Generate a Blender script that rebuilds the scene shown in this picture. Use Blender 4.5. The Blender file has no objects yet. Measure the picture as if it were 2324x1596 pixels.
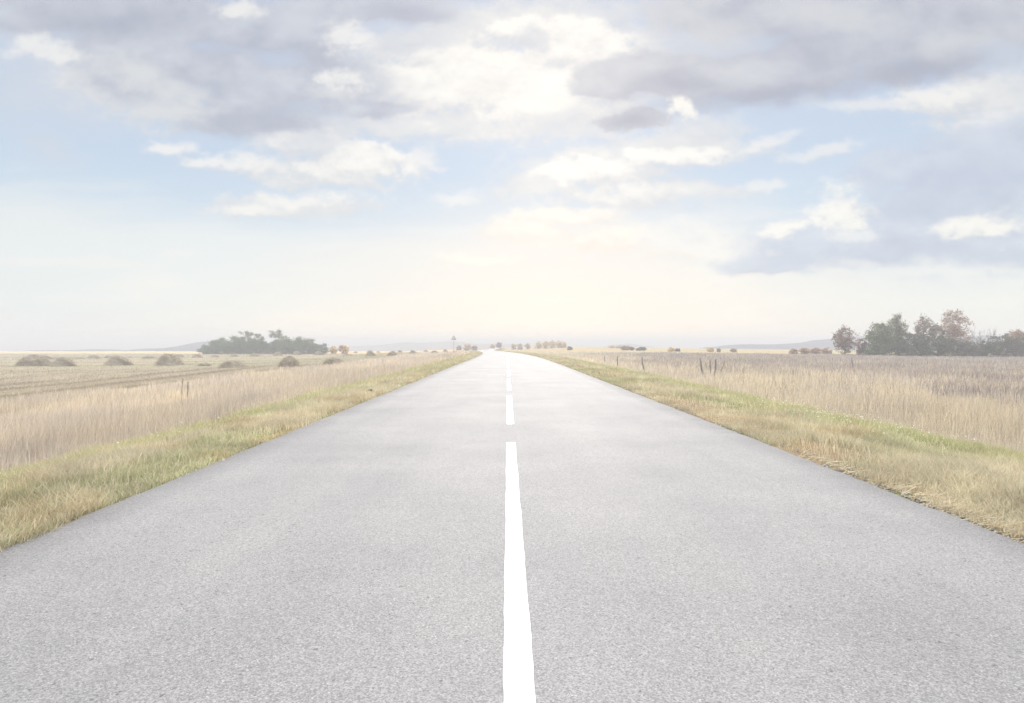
import bpy, math, random
import numpy as np
R = math.radians
scene = bpy.context.scene
COL = scene.collection
rng = np.random.default_rng(7)
random.seed(7)

# ------------------------------------------------------------------ camera
H_CAM = 1.40
F = 1400.0                       # focal length in px of a 2324 px wide view
VX, VY = 1152.0, 780.0           # vanishing point of the straight road in that view
cam_d = bpy.data.cameras.new('camera')
cam = bpy.data.objects.new('camera', cam_d)
COL.objects.link(cam)
cam.location = (0, 0, H_CAM)
cam.rotation_euler = (R(90), 0, 0)
cam_d.sensor_width = 36.0
cam_d.lens = 36.0 * F / 2324.0
cam_d.shift_x = (1162 - VX) / 2324.0
cam_d.shift_y = -(798 - VY) / 2324.0
cam_d.clip_start = 0.1
cam_d.clip_end = 9000
scene.camera = cam
EXPO = 2.0
K = 2 ** EXPO
vs = scene.view_settings
vs.view_transform = 'Standard'
vs.look = 'None'
vs.exposure = EXPO
vs.gamma = 1.0
vs.use_curve_mapping = False
scene.cycles.use_denoising = True
scene.cycles.max_bounces = 6
scene.cycles.diffuse_bounces = 3
scene.cycles.glossy_bounces = 2
scene.cycles.transmission_bounces = 3
scene.cycles.volume_bounces = 0
scene.cycles.transparent_max_bounces = 8

# ------------------------------------------------------------------ helpers
def tag(o, label=None, cat=None, group=None, kind=None):
    if label: o['label'] = label
    if cat: o['category'] = cat
    if group: o['group'] = group
    if kind: o['kind'] = kind
    return o

def empty(name, loc):
    o = bpy.data.objects.new(name, None)
    o.empty_display_size = 0.3
    COL.objects.link(o)
    o.location = loc
    return o

def link(name, me, mat=None, parent=None, loc=None):
    if mat and not me.materials: me.materials.append(mat)
    o = bpy.data.objects.new(name, me)
    COL.objects.link(o)
    if parent: o.parent = parent
    if loc is not None: o.location = loc
    return o

def np_mesh(name, V, faces_list, col=None, smooth=False):
    """V (n,3); faces_list: list of (m,k) int arrays"""
    me = bpy.data.meshes.new(name)
    V = np.asarray(V, dtype=np.float32)
    me.vertices.add(len(V))
    me.vertices.foreach_set('co', V.ravel())
    loops = np.concatenate([f.ravel() for f in faces_list]).astype(np.int32)
    tot = np.concatenate([np.full(len(f), f.shape[1], np.int32) for f in faces_list])
    start = np.concatenate([[0], np.cumsum(tot)[:-1]]).astype(np.int32)
    me.loops.add(len(loops))
    me.loops.foreach_set('vertex_index', loops)
    me.polygons.add(len(tot))
    me.polygons.foreach_set('loop_start', start)
    me.polygons.foreach_set('loop_total', tot)
    if smooth:
        me.polygons.foreach_set('use_smooth', np.ones(len(tot), dtype=bool))
    me.update(calc_edges=True)
    if col is not None:
        a = me.attributes.new('col', 'FLOAT_COLOR', 'POINT')
        c = np.ones((len(V), 4), np.float32)
        c[:, :3] = col
        a.data.foreach_set('color', c.ravel())
    me.validate()
    return me

_perm = np.random.default_rng(3).random((256, 256))
def vnoise(x, y):
    xi = np.floor(x).astype(int); yi = np.floor(y).astype(int)
    fx = x - xi; fy = y - yi
    fx = fx * fx * (3 - 2 * fx); fy = fy * fy * (3 - 2 * fy)
    g = lambda a, b: _perm[a % 256, b % 256]
    return (g(xi, yi) * (1 - fx) + g(xi + 1, yi) * fx) * (1 - fy) + (g(xi, yi + 1) * (1 - fx) + g(xi + 1, yi + 1) * fx) * fy
def fbm(x, y, o=4):
    s = 0; a = .5; t = 0
    for i in range(o):
        s = s + a * vnoise(x * 2 ** i + 17 * i, y * 2 ** i + 31 * i); t += a; a *= .5
    return s / t
def sstep(a, b, x):
    t = np.clip((x - a) / (b - a), 0, 1)
    return t * t * (3 - 2 * t)

# ------------------------------------------------------------------ materials
def new_mat(name):
    m = bpy.data.materials.new(name)
    m.use_nodes = True
    nt = m.node_tree
    nt.nodes.clear()
    return m, nt, nt.nodes, nt.links
def out_surf(nt, sock):
    o = nt.nodes.new('ShaderNodeOutputMaterial')
    nt.links.new(sock, o.inputs['Surface'])

def plant_mat(name, transl=0.35, rough=0.7, tint=(1, 1, 1)):
    m, nt, N, L = new_mat(name)
    at = N.new('ShaderNodeAttribute'); at.attribute_name = 'col'
    mul = N.new('ShaderNodeMix'); mul.data_type = 'RGBA'; mul.blend_type = 'MULTIPLY'; mul.inputs[0].default_value = 1
    L.new(at.outputs['Color'], mul.inputs[6]); mul.inputs[7].default_value = (*tint, 1)
    d = N.new('ShaderNodeBsdfDiffuse'); t = N.new('ShaderNodeBsdfTranslucent')
    L.new(mul.outputs[2], d.inputs['Color']); L.new(mul.outputs[2], t.inputs['Color'])
    mx = N.new('ShaderNodeMixShader'); mx.inputs[0].default_value = transl
    L.new(d.outputs[0], mx.inputs[1]); L.new(t.outputs[0], mx.inputs[2])
    out_surf(nt, mx.outputs[0])
    return m

def noise_mat(name, c1, c2, scale=5, detail=6, rough=.85, bump=.3, bscale=None, metallic=0, spec=.3):
    m, nt, N, L = new_mat(name)
    tc = N.new('ShaderNodeTexCoord')
    n = N.new('ShaderNodeTexNoise'); n.inputs['Scale'].default_value = scale; n.inputs['Detail'].default_value = detail
    L.new(tc.outputs['Object'], n.inputs['Vector'])
    r = N.new('ShaderNodeValToRGB')
    r.color_ramp.elements[0].position = .3; r.color_ramp.elements[1].position = .7
    r.color_ramp.elements[0].color = (*c1, 1); r.color_ramp.elements[1].color = (*c2, 1)
    L.new(n.outputs['Fac'], r.inputs['Fac'])
    b = N.new('ShaderNodeBsdfPrincipled')
    L.new(r.outputs['Color'], b.inputs['Base Color'])
    b.inputs['Roughness'].default_value = rough; b.inputs['Metallic'].default_value = metallic
    b.inputs['Specular IOR Level'].default_value = spec
    if bump:
        n2 = N.new('ShaderNodeTexNoise'); n2.inputs['Scale'].default_value = bscale or scale * 4; n2.inputs['Detail'].default_value = 4
        L.new(tc.outputs['Object'], n2.inputs['Vector'])
        bp = N.new('ShaderNodeBump'); bp.inputs['Strength'].default_value = bump
        L.new(n2.outputs['Fac'], bp.inputs['Height']); L.new(bp.outputs[0], b.inputs['Normal'])
    out_surf(nt, b.outputs[0])
    return m

M_grass = plant_mat('grass_blade', .4)
M_reed = plant_mat('dry_reed', .4)
M_leaf = plant_mat('leaf', .35)
M_hay = plant_mat('hay', .15)
M_bark = noise_mat('bark', (.05, .045, .04), (.10, .09, .08), 3)
M_birch = noise_mat('birch_bark', (.30, .29, .28), (.55, .54, .52), 2.5)
M_post = noise_mat('weathered_post', (.19, .17, .17), (.31, .28, .27), 6)
M_straw = noise_mat('dry_stem', (.34, .29, .22), (.46, .40, .31), 9)
M_clod = noise_mat('dark_earth_clod', (.05, .04, .035), (.12, .09, .08), 12, bump=1)

# asphalt -----------------------------------------------------------
def asphalt():
    m, nt, N, L = new_mat('worn_asphalt')
    tc = N.new('ShaderNodeTexCoord')
    def noise(scale, detail=4, rough=.5):
        n = N.new('ShaderNodeTexNoise'); n.inputs['Scale'].default_value = scale
        n.inputs['Detail'].default_value = detail; n.inputs['Roughness'].default_value = rough
        L.new(tc.outputs['Object'], n.inputs['Vector']); return n
    def ramp(sock, a, b, ca, cb):
        r = N.new('ShaderNodeValToRGB')
        r.color_ramp.elements[0].position = a; r.color_ramp.elements[1].position = b
        r.color_ramp.elements[0].color = (*ca, 1); r.color_ramp.elements[1].color = (*cb, 1)
        L.new(sock, r.inputs['Fac']); return r
    def mix(f, a, b, mode='MIX'):
        x = N.new('ShaderNodeMix'); x.data_type = 'RGBA'; x.blend_type = mode
        if isinstance(f, (int, float)): x.inputs[0].default_value = f
        else: L.new(f, x.inputs[0])
        for i, s in ((6, a), (7, b)):
            if isinstance(s, tuple): x.inputs[i].default_value = (*s, 1)
            else: L.new(s, x.inputs[i])
        return x.outputs[2]
    v = N.new('ShaderNodeTexVoronoi'); v.inputs['Scale'].default_value = 150
    L.new(tc.outputs['Object'], v.inputs['Vector'])
    base = ramp(noise(80, 8, .75).outputs['Fac'], .30, .70, (.158, .160, .170), (.268, .267, .268)).outputs['Color']
    sep = N.new('ShaderNodeSeparateColor'); L.new(v.outputs['Color'], sep.inputs[0])
    stone = ramp(sep.outputs[0], .1, .95, (.72, .72, .73), (1.26, 1.25, 1.24)).outputs['Color']
    c = mix(1.0, base, stone, 'MULTIPLY')
    lightst = ramp(sep.outputs[1], .985, .997, (0, 0, 0), (1, 1, 1)).outputs['Color']
    c = mix(lightst, c, (.36, .36, .355))
    darkst = ramp(noise(38, 2, .5).outputs['Fac'], .27, .34, (1, 1, 1), (0, 0, 0)).outputs['Color']
    c = mix(darkst, c, (.10, .10, .11))
    big = ramp(noise(.55, 5, .6).outputs['Fac'], .3, .7, (.87, .87, .88), (1.09, 1.08, 1.07)).outputs['Color']
    c = mix(1.0, c, big, 'MULTIPLY')
    # cross bands and wheel tracks of wear
    mp = N.new('ShaderNodeMapping'); mp.inputs['Scale'].default_value = (.10, 1.2, 1)
    L.new(tc.outputs['Object'], mp.inputs['Vector'])
    nb = N.new('ShaderNodeTexNoise'); nb.inputs['Scale'].default_value = .55; nb.inputs['Detail'].default_value = 4
    L.new(mp.outputs[0], nb.inputs['Vector'])
    c = mix(1.0, c, ramp(nb.outputs['Fac'], .3, .7, (.97, .97, .97), (1.025, 1.025, 1.02)).outputs['Color'], 'MULTIPLY')
    mp2 = N.new('ShaderNodeMapping'); mp2.inputs['Scale'].default_value = (1.3, .02, 1)
    L.new(tc.outputs['Object'], mp2.inputs['Vector'])
    nb2 = N.new('ShaderNodeTexNoise'); nb2.inputs['Scale'].default_value = 1; nb2.inputs['Detail'].default_value = 3
    L.new(mp2.outputs[0], nb2.inputs['Vector'])
    c = mix(1.0, c, ramp(nb2.outputs['Fac'], .3, .7, (.94, .94, .95), (1.05, 1.05, 1.04)).outputs['Color'], 'MULTIPLY')
    b = N.new('ShaderNodeBsdfPrincipled')
    L.new(c, b.inputs['Base Color'])
    b.inputs['Roughness'].default_value = .80
    b.inputs['Specular IOR Level'].default_value = .23
    add = N.new('ShaderNodeMath'); add.operation = 'ADD'
    L.new(v.outputs['Distance'], add.inputs[0]); L.new(noise(140, 3, .6).outputs['Fac'], add.inputs[1])
    bp = N.new('ShaderNodeBump'); bp.inputs['Strength'].default_value = .22; bp.inputs['Distance'].default_value = .004
    L.new(add.outputs[0], bp.inputs['Height']); L.new(bp.outputs[0], b.inputs['Normal'])
    out_surf(nt, b.outputs[0])
    return m
M_asphalt = asphalt()

def paint_mat():
    m, nt, N, L = new_mat('white_road_paint')
    tc = N.new('ShaderNodeTexCoord')
    n = N.new('ShaderNodeTexNoise'); n.inputs['Scale'].default_value = 45; n.inputs['Detail'].default_value = 6
    L.new(tc.outputs['Object'], n.inputs['Vector'])
    r = N.new('ShaderNodeValToRGB'); r.color_ramp.elements[0].position = .25; r.color_ramp.elements[1].position = .5
    r.color_ramp.elements[0].color = (.68, .68, .67, 1); r.color_ramp.elements[1].color = (.85, .85, .84, 1)
    L.new(n.outputs['Fac'], r.inputs['Fac'])
    b = N.new('ShaderNodeBsdfPrincipled'); L.new(r.outputs[0], b.inputs['Base Color']); b.inputs['Roughness'].default_value = .6
    bp = N.new('ShaderNodeBump'); bp.inputs['Strength'].default_value = .25; bp.inputs['Distance'].default_value = .004
    L.new(n.outputs['Fac'], bp.inputs['Height']); L.new(bp.outputs[0], b.inputs['Normal'])
    out_surf(nt, b.outputs[0])
    return m
M_paint = paint_mat()

def ground_mat():
    m, nt, N, L = new_mat('field_ground')
    at = N.new('ShaderNodeAttribute'); at.attribute_name = 'col'
    tc = N.new('ShaderNodeTexCoord')
    prev = at.outputs['Color']
    for sc, det, lo, hi in ((.35, 6, .82, 1.16), (9, 6, .72, 1.25)):
        n = N.new('ShaderNodeTexNoise'); n.inputs['Scale'].default_value = sc; n.inputs['Detail'].default_value = det
        n.inputs['Roughness'].default_value = .65
        L.new(tc.outputs['Object'], n.inputs['Vector'])
        r = N.new('ShaderNodeMapRange'); r.inputs[1].default_value = .25; r.inputs[2].default_value = .75
        r.inputs[3].default_value = lo; r.inputs[4].default_value = hi
        L.new(n.outputs['Fac'], r.inputs[0])
        x = N.new('ShaderNodeVectorMath'); x.operation = 'SCALE'
        L.new(prev, x.inputs[0]); L.new(r.outputs[0], x.inputs['Scale'])
        prev = x.outputs[0]
    b = N.new('ShaderNodeBsdfDiffuse'); L.new(prev, b.inputs['Color'])
    n2 = N.new('ShaderNodeTexNoise'); n2.inputs['Scale'].default_value = 25; n2.inputs['Detail'].default_value = 5
    L.new(tc.outputs['Object'], n2.inputs['Vector'])
    bp = N.new('ShaderNodeBump'); bp.inputs['Strength'].default_value = .5; bp.inputs['Distance'].default_value = .03
    L.new(n2.outputs['Fac'], bp.inputs['Height']); L.new(bp.outputs[0], b.inputs['Normal'])
    out_surf(nt, b.outputs[0])
    return m
M_ground = ground_mat()

# ------------------------------------------------------------------ terrain
def cx(Y):
    Y = np.asarray(Y, float)
    a = 2.96e-4
    q = np.clip(Y - 50, 0, 130)
    s = np.clip(Y - 180, 0, 120)
    return -a * q * q - .077 * (s - s * s / 240)
ZY = np.array([-50, 0, 40, 67, 120, 150, 250, 400, 900, 4000], float)
ZZ = np.array([0, 0, -.03, -.12, -.47, -.68, -1.3, -2.1, -3.6, -3.6], float)
def zr(Y):
    return np.interp(Y, ZY, ZZ)
RL, RR = -3.50, 3.68                        # road edges either side of the axis
VL, VR = -5.7, 7.2                          # outer edges of the verges
def gz(X, Y):
    X = np.asarray(X, float); Y = np.asarray(Y, float)
    d = X - cx(Y)
    z0 = zr(Y)
    bump = .35 * sstep(45, 92, Y) * (1 - sstep(104, 160, Y))
    # left bank: embankment, reed bed, hay meadow
    dl = d + 3.2 * bump / .35 * sstep(-14, -4, d)
    pl = np.interp(-dl, [5.4, 5.9, 7.6, 12, 20, 28, 42, 62], [0, .05, .74, 1.15, 1.72, 2.10, 2.95, 3.55])
    tl = sstep(8, 45, -d)
    far = np.interp(Y, [0, 320, 420, 760, 1200, 4000], [0, 0, .2, 4.8, 9.4, 42])
    zl = z0 * (1 - tl) - .04 - .10 * sstep(RL, VL, d) - pl - far * sstep(20, 60, -d)
    # right bank
    pr = np.interp(d, [6.6, 7.3, 9.2, 14, 25, 45, 80, 125, 700], [0, .06, .60, .80, 1.0, 1.28, 1.72, 2.05, 2.05])
    tr = sstep(10, 60, d)
    far = np.interp(Y, [0, 200, 500, 900, 4000], [0, .2, .1, .7, 1.5]) + .0105 * np.clip(d - 60, 0, 600) * sstep(230, 600, Y)
    zrr = z0 * (1 - tr) - .04 - .14 * sstep(RR, VR, d) - pr - far * tr
    z = np.where(d < 0, zl, zrr)
    z = np.where((d > RL - .02) & (d < RR + .02), z0 - .07, z)
    n = (fbm(X * .09 + 5, Y * .09 + 9, 3) - .5) * .30 * sstep(5, 14, np.abs(d))
    n2 = (fbm(X * 1.1, Y * 1.1, 3) - .5) * .09 * sstep(3.75, 4.4, np.abs(d))
    return z + n + n2

def to_xy(px, py_base, Y0=None):
    """world point on the ground seen at (px,py_base) of the 2324 px view"""
    lo, hi = 4.0, 2500.0
    prev = None
    for Y in np.geomspace(lo, hi, 900):
        X = (px - VX) / F * Y
        y = VY + F * (H_CAM - float(gz(X, Y))) / Y
        if y <= py_base:
            return X, Y
    return X, Y
def at_depth(px, Y):
    X = (px - VX) / F * Y
    return X, Y, float(gz(X, Y))

# ground sheet
dcols = np.concatenate([-np.geomspace(3500, 60, 34), np.linspace(-58, -12, 40), np.linspace(-11.7, RL - .02, 30),
                        np.linspace(RL + .04, RR - .04, 6), np.linspace(RR + .02, 14, 36), np.linspace(14.5, 60, 40), np.geomspace(62, 3500, 34)])
rows = np.concatenate([np.linspace(-40, 2, 12), np.linspace(2.4, 40, 110), np.linspace(41, 160, 110), np.linspace(163, 520, 90), np.geomspace(530, 3500, 40)])
DD, YY = np.meshgrid(dcols, rows)
XX = DD + cx(YY)
ZG = gz(XX, YY)
nr, nc = DD.shape
idx = np.arange(nr * nc).reshape(nr, nc)
quads = np.stack([idx[:-1, :-1], idx[:-1, 1:], idx[1:, 1:], idx[1:, :-1]], -1).reshape(-1, 4)

def lerp(a, b, t): return np.asarray(a) * (1 - t[..., None]) + np.asarray(b) * t[..., None]
def ground_col(X, Y):
    d = X - cx(Y)
    n = fbm(X * .05 + 40, Y * .02 + 3, 4)
    nn = fbm(X * .7, Y * .7, 3)
    verge = lerp((.22, .17, .115), (.17, .17, .085), sstep(.4, .6, nn))
    reed = np.broadcast_to(np.array((.26, .215, .155)), verge.shape)
    stub = lerp((.33, .29, .205), (.295, .27, .185), sstep(.35, .65, n))
    # mown strip next to the reeds: browner with furrow lines
    furrow = .5 + .5 * np.sin((X * .985 + Y * .10) * .75 + 6 * n)
    brown = lerp((.29, .25, .185), (.18, .15, .118), sstep(.55, .95, furrow) * .8)
    f2 = .5 + .5 * np.sin((X * .2 - Y * .9) * .22 + 5 * n)
    stub = lerp(stub, stub * np.array((.82, .8, .8)), sstep(.5, .9, f2))
    c = verge
    dn = d + (n - .5) * 6
    c = np.where((d < VL)[..., None], reed, c)
    tb = sstep(-27, -30, dn)
    left = lerp(brown, stub, np.clip(sstep(-78, -108, dn) + sstep(110, 150, Y), 0, 1))
    c = np.where((d < 0)[..., None], lerp(c, left, tb), c)
    far_l = lerp((.58, .39, .22), (.52, .40, .24), sstep(.4, .6, fbm(X * .02, Y * .02, 3)))
    c = np.where((d < 0)[..., None], lerp(c, far_l, sstep(300, 325, Y + (n - .5) * 30) * sstep(-20, -30, d)), c)
    rgt = lerp((.24, .20, .15), (.20, .175, .145), sstep(.4, .62, n))
    c = np.where((d > VR)[..., None], rgt, c)
    far_r = lerp((.34, .30, .16), (.38, .30, .17), sstep(.4, .6, fbm(X * .012 + 9, Y * .02, 3)))
    tf = sstep(215, 240, Y + (n - .5) * 30)
    c = np.where((d > 0)[..., None], lerp(c, far_r, tf * sstep(5, 9, d)), c)
    return c
GC = ground_col(XX, YY)
me = np_mesh('ground', np.stack([XX, YY, ZG], -1).reshape(-1, 3), [quads], GC.reshape(-1, 3), smooth=True)
tag(link('ground', me, M_ground), kind='structure')

# road ---------------------------------------------------------------
def road_strip(name, d0, d1, rows, zoff, thick, cols=2, wob=0, taper=None):
    rows = np.asarray(rows)
    ds = np.linspace(d0, d1, cols)
    D, Y = np.meshgrid(ds, rows)
    if wob:
        D = D.copy()
        D[:, 0] += (fbm(rows * 3.7, rows * 0 + 3, 5) - .5) * wob
        D[:, -1] += (fbm(rows * 3.7 + 90, rows * 0 + 8, 5) - .5) * wob
    X = D + cx(Y)
    camber = -.02 * (np.abs(D) / 3.6) ** 2
    Z = zr(Y) + zoff + camber
    n, m = D.shape
    top = np.stack([X, Y, Z], -1).reshape(-1, 3)
    i = np.arange(n * m).reshape(n, m)
    q = [np.stack([i[:-1, :-1], i[:-1, 1:], i[1:, 1:], i[1:, :-1]], -1).reshape(-1, 4)]
    V = [top]
    off = n * m
    loop = np.concatenate([i[0, :], i[1:, -1], i[-1, -2::-1], i[-2:0:-1, 0]])
    low = top[loop].copy(); low[:, 2] -= thick
    V.append(low)
    k = np.arange(len(loop)); k2 = np.roll(k, -1)
    q.append(np.stack([loop[k2], loop[k], off + k, off + k2], -1))
    return np_mesh(name, np.concatenate(V), q)
rrows = np.concatenate([np.linspace(-35, 2, 10), np.linspace(2.1, 40, 380), np.linspace(40.3, 320, 220), np.geomspace(323, 900, 25)])
road = link('road', road_strip('road', RL, RR, rrows, 0, .12, cols=15, wob=.07), M_asphalt)
tag(road, kind='structure')
# centre dashes: depths read from the photograph, 6 m paint and 2 m gap
y0 = 8.75
ends = [(y0 - 6.1, y0)] + [(y0 + 2 + 8 * k, y0 + 8 + 8 * k) for k in range(14)]
ends[0] = (1.2, y0)
for a, b in ends:
    n = max(8, int((b - a) / .06) if a < 25 else 12)
    o = link('centre_dash', road_strip('centre_dash', -.018, .112, np.linspace(a, b, n), .004, .003, cols=2, wob=.012 if a < 25 else 0), M_paint, road)

# ------------------------------------------------------------------ blades
def blades(name, P, Hh, W, lean, col, mat, tipcol=None):
    n = len(P)
    ang = rng.random(n) * math.pi
    wx = np.cos(ang) * W * .5; wy = np.sin(ang) * W * .5
    V = np.empty((n, 5, 3), np.float32)
    V[:, 0] = P - np.stack([wx, wy, np.full(n, .02)], -1)
    V[:, 1] = P + np.stack([wx, wy, np.full(n, -.02)], -1)
    mid = P + np.stack([lean[:, 0] * .32, lean[:, 1] * .32, Hh * .58], -1)
    V[:, 2] = mid - np.stack([wx, wy, wx * 0], -1) * .8
    V[:, 3] = mid + np.stack([wx, wy, wx * 0], -1) * .8
    V[:, 4] = P + np.stack([lean[:, 0], lean[:, 1], Hh], -1)
    b = (np.arange(n) * 5)[:, None]
    q = b + np.array([[0, 1, 3, 2]]); t = b + np.array([[2, 3, 4]])
    C = np.repeat(col[:, None, :], 5, 1)
    if tipcol is not None: C[:, 4] = tipcol
    me = np_mesh(name, V.reshape(-1, 3), [q, t], C.reshape(-1, 3))
    return me

def pick(cols, w, n):
    cols = np.array(cols); i = rng.choice(len(cols), n, p=np.array(w) / sum(w))
    c = cols[i] * (0.75 + .5 * rng.random((n, 1)))
    return c

def sample_strip(n, d0, d1, ya, yb, power=2.0):
    """points between lateral offsets d0..d1, thinner with distance"""
    u = rng.random(n)
    if power == 1: Y = ya * (yb / ya) ** u
    else:
        p = 1 - power
        Y = (ya ** p + u * (yb ** p - ya ** p)) ** (1 / p)
    d = d0 + (d1 - d0) * rng.random(n)
    X = d + cx(Y)
    return d, X, Y

STRAW = [(.58, .535, .40), (.53, .475, .345), (.50, .42, .315), (.63, .59, .45)]
GREEN = [(.42, .43, .265), (.50, .49, .305), (.33, .355, .23), (.55, .53, .35)]
def verge(name, d_in, d_out, n, seed):
    d, X, Y = sample_strip(n, d_in, d_out, 3.0, 190, 1.75)
    edge = d_in + (fbm(Y * 1.3 + seed, Y * 0 + seed, 4) - .35) * .14 * np.sign(d_out - d_in)
    ok = (d - edge) * np.sign(d_out - d_in) > 0
    d, X, Y = d[ok], X[ok], Y[ok]
    # worn, bare patches
    bare = fbm(X * .9 + seed, Y * .5 + seed, 4)
    keep = rng.random(len(X)) < np.clip((bare - .30) * 7, .12, 1)
    d, X, Y, bare = d[keep], X[keep], Y[keep], bare[keep]
    n = len(X)
    t = np.abs(d - d_in) / abs(d_out - d_in)
    g = fbm(X * .55 + 3 * seed, Y * .35 + seed, 4)
    ou = sstep(.45, .72, t)
    pg = np.clip((g - .5) * 3.4 * (1 - .85 * ou) + .50 + .32 * ou, .12, .88)
    isg = rng.random(n) < pg
    fine = fbm(X * 2.6 + seed, Y * 2.0, 3)
    lum = .62 + .76 * fbm(X * 1.8 + 60 + seed, Y * 1.3 + 5, 5)
    strip = sstep(.55, .75, t)[:, None]
    rus = (1 - .8 * strip) * sstep(.5, .75, fbm(X * 1.7 + 90, Y * 1.3 + seed * 9, 4))[:, None] * .62
    c = np.where(isg[:, None], pick(GREEN, [3, 3, 2, 2], n), pick(STRAW, [4, 3, 2, 2], n))
    c = c * (1 + strip * np.array((-.01, .01, -.10))) * (lum[:, None] * (1 - strip * .6) + strip * .6)
    c = c * (1 - rus * np.array((.05, .17, .26)))
    tall = fbm(X * 1.1 + 7 * seed, Y * .8 + seed, 3)
    Hh = (.05 + .20 * tall ** 1.5 + .16 * np.clip(fine - .45, 0, 1) + .10 * rng.random(n) ** 2) * np.where(isg, .62, .95)
    Hh *= .55 + .45 * sstep(0, .25, t)
    far = np.clip(Y / 12, 1, 12)
    W = (.0045 + .003 * rng.random(n)) * far
    Hh *= 1 + .02 * (far - 1)
    ln = rng.normal(0, .45, (n, 2)) * Hh[:, None]
    P = np.stack([X, Y, gz(X, Y)], -1)
    me = blades(name, P, Hh, W, ln, c, M_grass)
    return tag(link(name, me, M_grass), kind='stuff')
o = verge('verge_grass', RL + .05, VL - .5, 230000, 1.0)
tag(o, 'mixed green and straw roadside grass strip left of the asphalt', 'grass')
o = verge('verge_grass', RR + .05, VR + .6, 270000, 2.0)
tag(o, 'wider tufty yellow green grass strip right of the asphalt', 'grass')

def reeds(name, d0, d1, n, ya, yb, hmin, hmax, cols, w, power=1.6, dens=None, wid=.0048, seed=0., lean=.10):
    d, X, Y = sample_strip(n, d0, d1, ya, yb, power)
    # thin with lateral distance too
    dist = np.hypot(X, Y)
    if dens is not None:
        k = rng.random(len(X)) < dens(d, X, Y)
        d, X, Y, dist = d[k], X[k], Y[k], dist[k]
    gap = fbm(X * .8 + 2 * seed, Y * .45 + seed, 4)
    k = rng.random(len(X)) < np.clip((gap - .30) * 6, .18, 1)
    d, X, Y, dist = d[k], X[k], Y[k], dist[k]
    n = len(X)
    clump = fbm(X * .5 + seed, Y * .5 + seed * 2, 3)
    Hh = hmin * (.6 + .4 * rng.random(n)) + (hmax - hmin) * (.30 * rng.random(n) + 1.15 * np.clip(clump * 1.7 - .35, 0, 1.1)) + .30 * hmax * (rng.random(n) > .97)
    t = np.minimum(np.abs(d - d0), 2.0) / 2.0
    Hh *= (.45 + .55 * t) * (.72 + .56 * fbm(X * .21 + 31 + seed, Y * .11 + 3, 3))
    c = pick(cols, w, n)
    tone = fbm(X * .12 + 11 + seed, Y * .07 + 5, 4)
    t2 = fbm(X * .55 + 70 + seed, Y * .30 + 15, 4)
    c = c * (.62 + .44 * tone + .36 * t2)[:, None] * (1 + (t2[:, None] - .5) * np.array((.05, .0, -.25)))
    W = wid * (.7 + .6 * rng.random(n)) * np.clip(dist / 11, 1, 14)
    wind = np.array([.05, 0.0])
    ln = (rng.normal(0, lean, (n, 2)) * (1 + 2.2 * (rng.random((n, 1)) > .86)) + wind) * Hh[:, None]
    P = np.stack([X, Y, gz(X, Y)], -1)
    me = blades(name, P, Hh, W, ln, c, M_reed, tipcol=None)
    return tag(link(name, me, M_reed), kind='stuff')
REED = [(.62, .55, .45), (.56, .49, .41), (.68, .61, .49), (.45, .38, .32)]
o = reeds('dry_reeds', VL - .3, -28, 330000, 3.5, 300, .38, .86, REED, [4, 4, 2, 1.5], 1.5, seed=2., lean=.13)
tag(o, 'tall pale dry reeds standing left of the road below the verge', 'reeds')
def rd(d, X, Y):
    m = sstep(14, 34, d + 7 - .10 * Y + (fbm(X * .06, Y * .05, 3) - .5) * 30)
    return np.clip(1.25 - .012 * np.abs(d), .25, 1) * (1 - .72 * m)
o = reeds('dry_grass', VR + .3, 60, 380000, 4.5, 230, .32, .72, [(.64, .57, .45), (.58, .51, .41), (.70, .64, .50), (.46, .40, .34)], [4, 4, 2, 2], 1.45, dens=rd, seed=5., lean=.15)
tag(o, 'tall pale dry grass field right of the road verge', 'grass')
# darker seeded weeds in the right-hand field
def wd(d, X, Y):
    a = sstep(10, 26, d + 7 - .10 * Y + (fbm(X * .06, Y * .05, 3) - .5) * 30)
    return a * np.clip(1.4 - .006 * np.abs(d), .3, 1)
o = reeds('dead_weeds', 9, 150, 330000, 10, 185, .38, .80, [(.36, .32, .30), (.42, .37, .335), (.31, .28, .27), (.50, .44, .37)], [3, 3, 2, 1.5], 1.15, dens=wd, wid=.008, seed=9., lean=.16)
tag(o, 'grey brown dead weeds covering the right field before the trees', 'weeds')
# short stubble of the hay meadow
def stubble():
    n = 150000
    Y = 30 * (330 / 30) ** rng.random(n)
    d = -29 - rng.random(n) ** 1.5 * Y * 1.1
    X = d + cx(Y)
    c = ground_col(X, Y) * (1.05 + .7 * rng.random((n, 1)))
    Hh = .10 + .14 * rng.random(n)
    W = .02 * np.clip(np.hypot(X, Y) / 40, 1, 8)
    P = np.stack([X, Y, gz(X, Y)], -1)
    o = link('hay_stubble', blades('hay_stubble', P, Hh, W, rng.normal(0, .3, (n, 2)) * Hh[:, None], c, M_grass), M_grass)
    tag(o, 'short mown stubble of the hay meadow on the left', 'stubble', kind='stuff')
stubble()

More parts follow.
